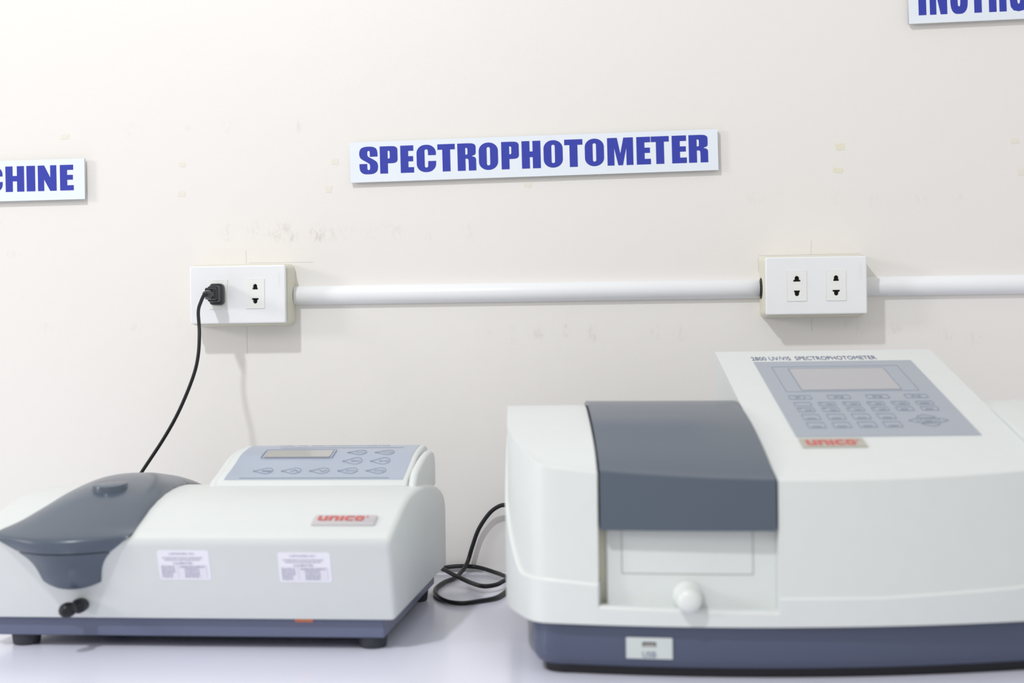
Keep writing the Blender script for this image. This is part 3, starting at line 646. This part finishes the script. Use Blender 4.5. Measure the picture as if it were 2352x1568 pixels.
for i, (b, s) in enumerate((('', ''), ('ABC', '1'), ('DEF', '2'), ('GHI', '3'), ('JKL', '4'), ('CLEAR', ''))): key(.0264+.0235*i, .1938, .2046, .0166, b, s)
for i, (b, s) in enumerate((('MNO', '5'), ('PQR', '6'), ('STU', '7'), ('VWXYZ', '8'), ('-', ''), ('.', ''))): key(.0265+.0235*i, .1762, .1880, .0163, b, s)
for i, b in enumerate(('LOAD', 'SAVE', '%T', 'PRINT')): key(.0268+.0235*i, .1526, .1684, .0165, b)
for i, b in enumerate(('MAIN', 'STOP', 'ZERO', 'SEARCH')): key(.0268+.0235*i, .1292, .1450, .0165, b)
def pad(P, name='arrow_key'): return place(shape_mesh([P, [((p[0]-sum(q[0] for q in P)/len(P))*.84+sum(q[0] for q in P)/len(P), (p[1]-sum(q[1] for q in P)/len(P))*.84+sum(q[1] for q in P)/len(P)) for p in P]], .0003), pf, name, 'line2', dr, .0009)
pc_x, pc_t = .1412, .1472
key(pc_x-.0072, pc_t-.0055, pc_t+.0055, .0144, 'ENTER')
pad([(pc_x-.0095, pc_t+.0072), (pc_x+.0095, pc_t+.0072), (pc_x+.0070, pc_t+.0130), (pc_x, pc_t+.0170), (pc_x-.0070, pc_t+.0130)])
pad([(pc_x-.0095, pc_t-.0072), (pc_x+.0095, pc_t-.0072), (pc_x+.0070, pc_t-.0130), (pc_x, pc_t-.0170), (pc_x-.0070, pc_t-.0130)])
pad([(pc_x-.0095, pc_t-.0060), (pc_x-.0095, pc_t+.0060), (pc_x-.0130, pc_t+.0050), (pc_x-.0190, pc_t), (pc_x-.0130, pc_t-.0050)])
pad([(pc_x+.0095, pc_t-.0060), (pc_x+.0095, pc_t+.0060), (pc_x+.0130, pc_t+.0050), (pc_x+.0190, pc_t), (pc_x+.0130, pc_t-.0050)])
# USB label on the base
ub = -.02+.6*(-.1315-.01)**2+.005; tx = Vector((1, 1.2*(-.1315-.01), 0)).normalized()
uf = frame((-.1315, ub, .0258), tx, (0, 0, 1))
lbl = place(shape_mesh([rrect(-.0195, -.0090, .0195, .0088, .0004, 2), rrect(-.0058, .0010, .0058, .0050, .0006, 3)], .0006), uf, 'usb_label', 'usb', dr, .0008)
place(shape_mesh([rrect(-.0060, .0008, .0060, .0052, .0004, 2)], .0002), uf, 'usb_socket', 'hole', lbl, .0003)
place(shape_mesh([rrect(-.0048, .0012, .0048, .0036, .0003, 2)], .0003), uf, 'usb_tongue', 'usbgrey', lbl, .0005)
text('USB', uf, 0, -.0080, .0052, 'line2', lbl, .0118, .02, 'lettering', .0010, True)

# ---------------------------------------------------------------- coiled power cable between the instruments
co = tag(empty('power_cable', (-.16, -.13, 0)), 'thick black cable looped on the table between the instruments', 'cable')
A = [(-.095, -.030, .080), (-.110, -.024, .0842), (-.125, -.022, .0842), (-.1359, -.017, .0836), (-.1496, -.012, .0742), (-.1636, -.010, .0545), (-.172, -.010, .0328), (-.1778, -.013, .0142), (-.1826, -.032, .0060), (-.1879, -.067, .0032), (-.1974, -.098, .0030),
     (-.2017, -.142, .0030), (-.1956, -.184, .0030), (-.1809, -.2185, .0030), (-.1629, -.2314, .0030), (-.1452, -.2184, .0030), (-.1278, -.1973, .0030), (-.1179, -.148, .0032), (-.108, -.110, .0085), (-.1140, -.090, .0095), (-.1235, -.0828, .0070),
     (-.1407, -.0353, .0040), (-.1657, -.0065, .0060), (-.1880, -.0055, .0075), (-.2120, -.0075, .0055), (-.2350, -.025, .0050), (-.2370, -.060, .0120), (-.2080, -.0800, .0180), (-.1835, -.106, .0125), (-.1638, -.125, .0075), (-.1464, -.1500, .0075), (-.1322, -.142, .0078), (-.1219, -.118, .0090), (-.104, -.095, .0035), (-.07, -.085, .0035), (-.03, -.09, .0035)]
tube([(x+.16, y+.13, z) for x, y, z in A], .0026, 'cable', 'cable', co, 12, 8)

# ---------------------------------------------------------------- scraps of old tape left on the wall
random.seed(4)
TP = [(-.6855, .5518, .0100, .0060, 'scrap of yellowed tape above the sign at the left edge', 'tape2'),
      (-.5347, .5128, .0080, .0060, 'upper of two tape scraps right of the left edge sign', 'tape2'),
      (-.5358, .4761, .0090, .0070, 'lower of two tape scraps right of the left edge sign', 'tape2'),
      (-.3395, .5126, .0085, .0080, 'tape scrap just left of the SPECTROPHOTOMETER sign, beside its middle', 'tape2'),
      (-.3487, .4779, .0090, .0075, 'tape scrap left of the lower left corner of the SPECTROPHOTOMETER sign', 'tape2'),
      (-.0988, .4790, .0095, .0065, 'tape scrap just below the SPECTROPHOTOMETER sign', 'tape2'),
      (.2835, .5177, .0115, .0075, 'torn tape scrap above the darker one, right of the SPECTROPHOTOMETER sign', 'tape'),
      (.2805, .4896, .0115, .0060, 'darker tape scrap above the unused outlet, lower of its pair', 'tape'),
      (.4922, .5201, .0095, .0060, 'faint tape scrap near the right edge, upper of two', 'tape2'),
      (.5005, .4819, .0095, .0075, 'faint tape scrap cut by the right edge, lower of two', 'tape2')]
for x, z, a, b, lb_, m in TP:
    P = []
    for px, pz in ((-a/2, -b/2), (0, -b/2), (a/2, -b/2), (a/2, 0), (a/2, b/2), (0, b/2), (-a/2, b/2), (-a/2, 0)):
        P.append((px+random.uniform(-.0009, .0009), pz+random.uniform(-.0007, .0007)))
    an = random.uniform(-.15, .1); P = [(p*math.cos(an)-q*math.sin(an), p*math.sin(an)+q*math.cos(an)) for p, q in P]
    o = MB().loft([[(p, 0, q) for p, q in P], [(p, -.00025, q) for p, q in P]]).build('tape_scrap', m)
    o.location = (x, 0, z); tag(o, lb_, 'tape', 'old tape scraps on the wall')
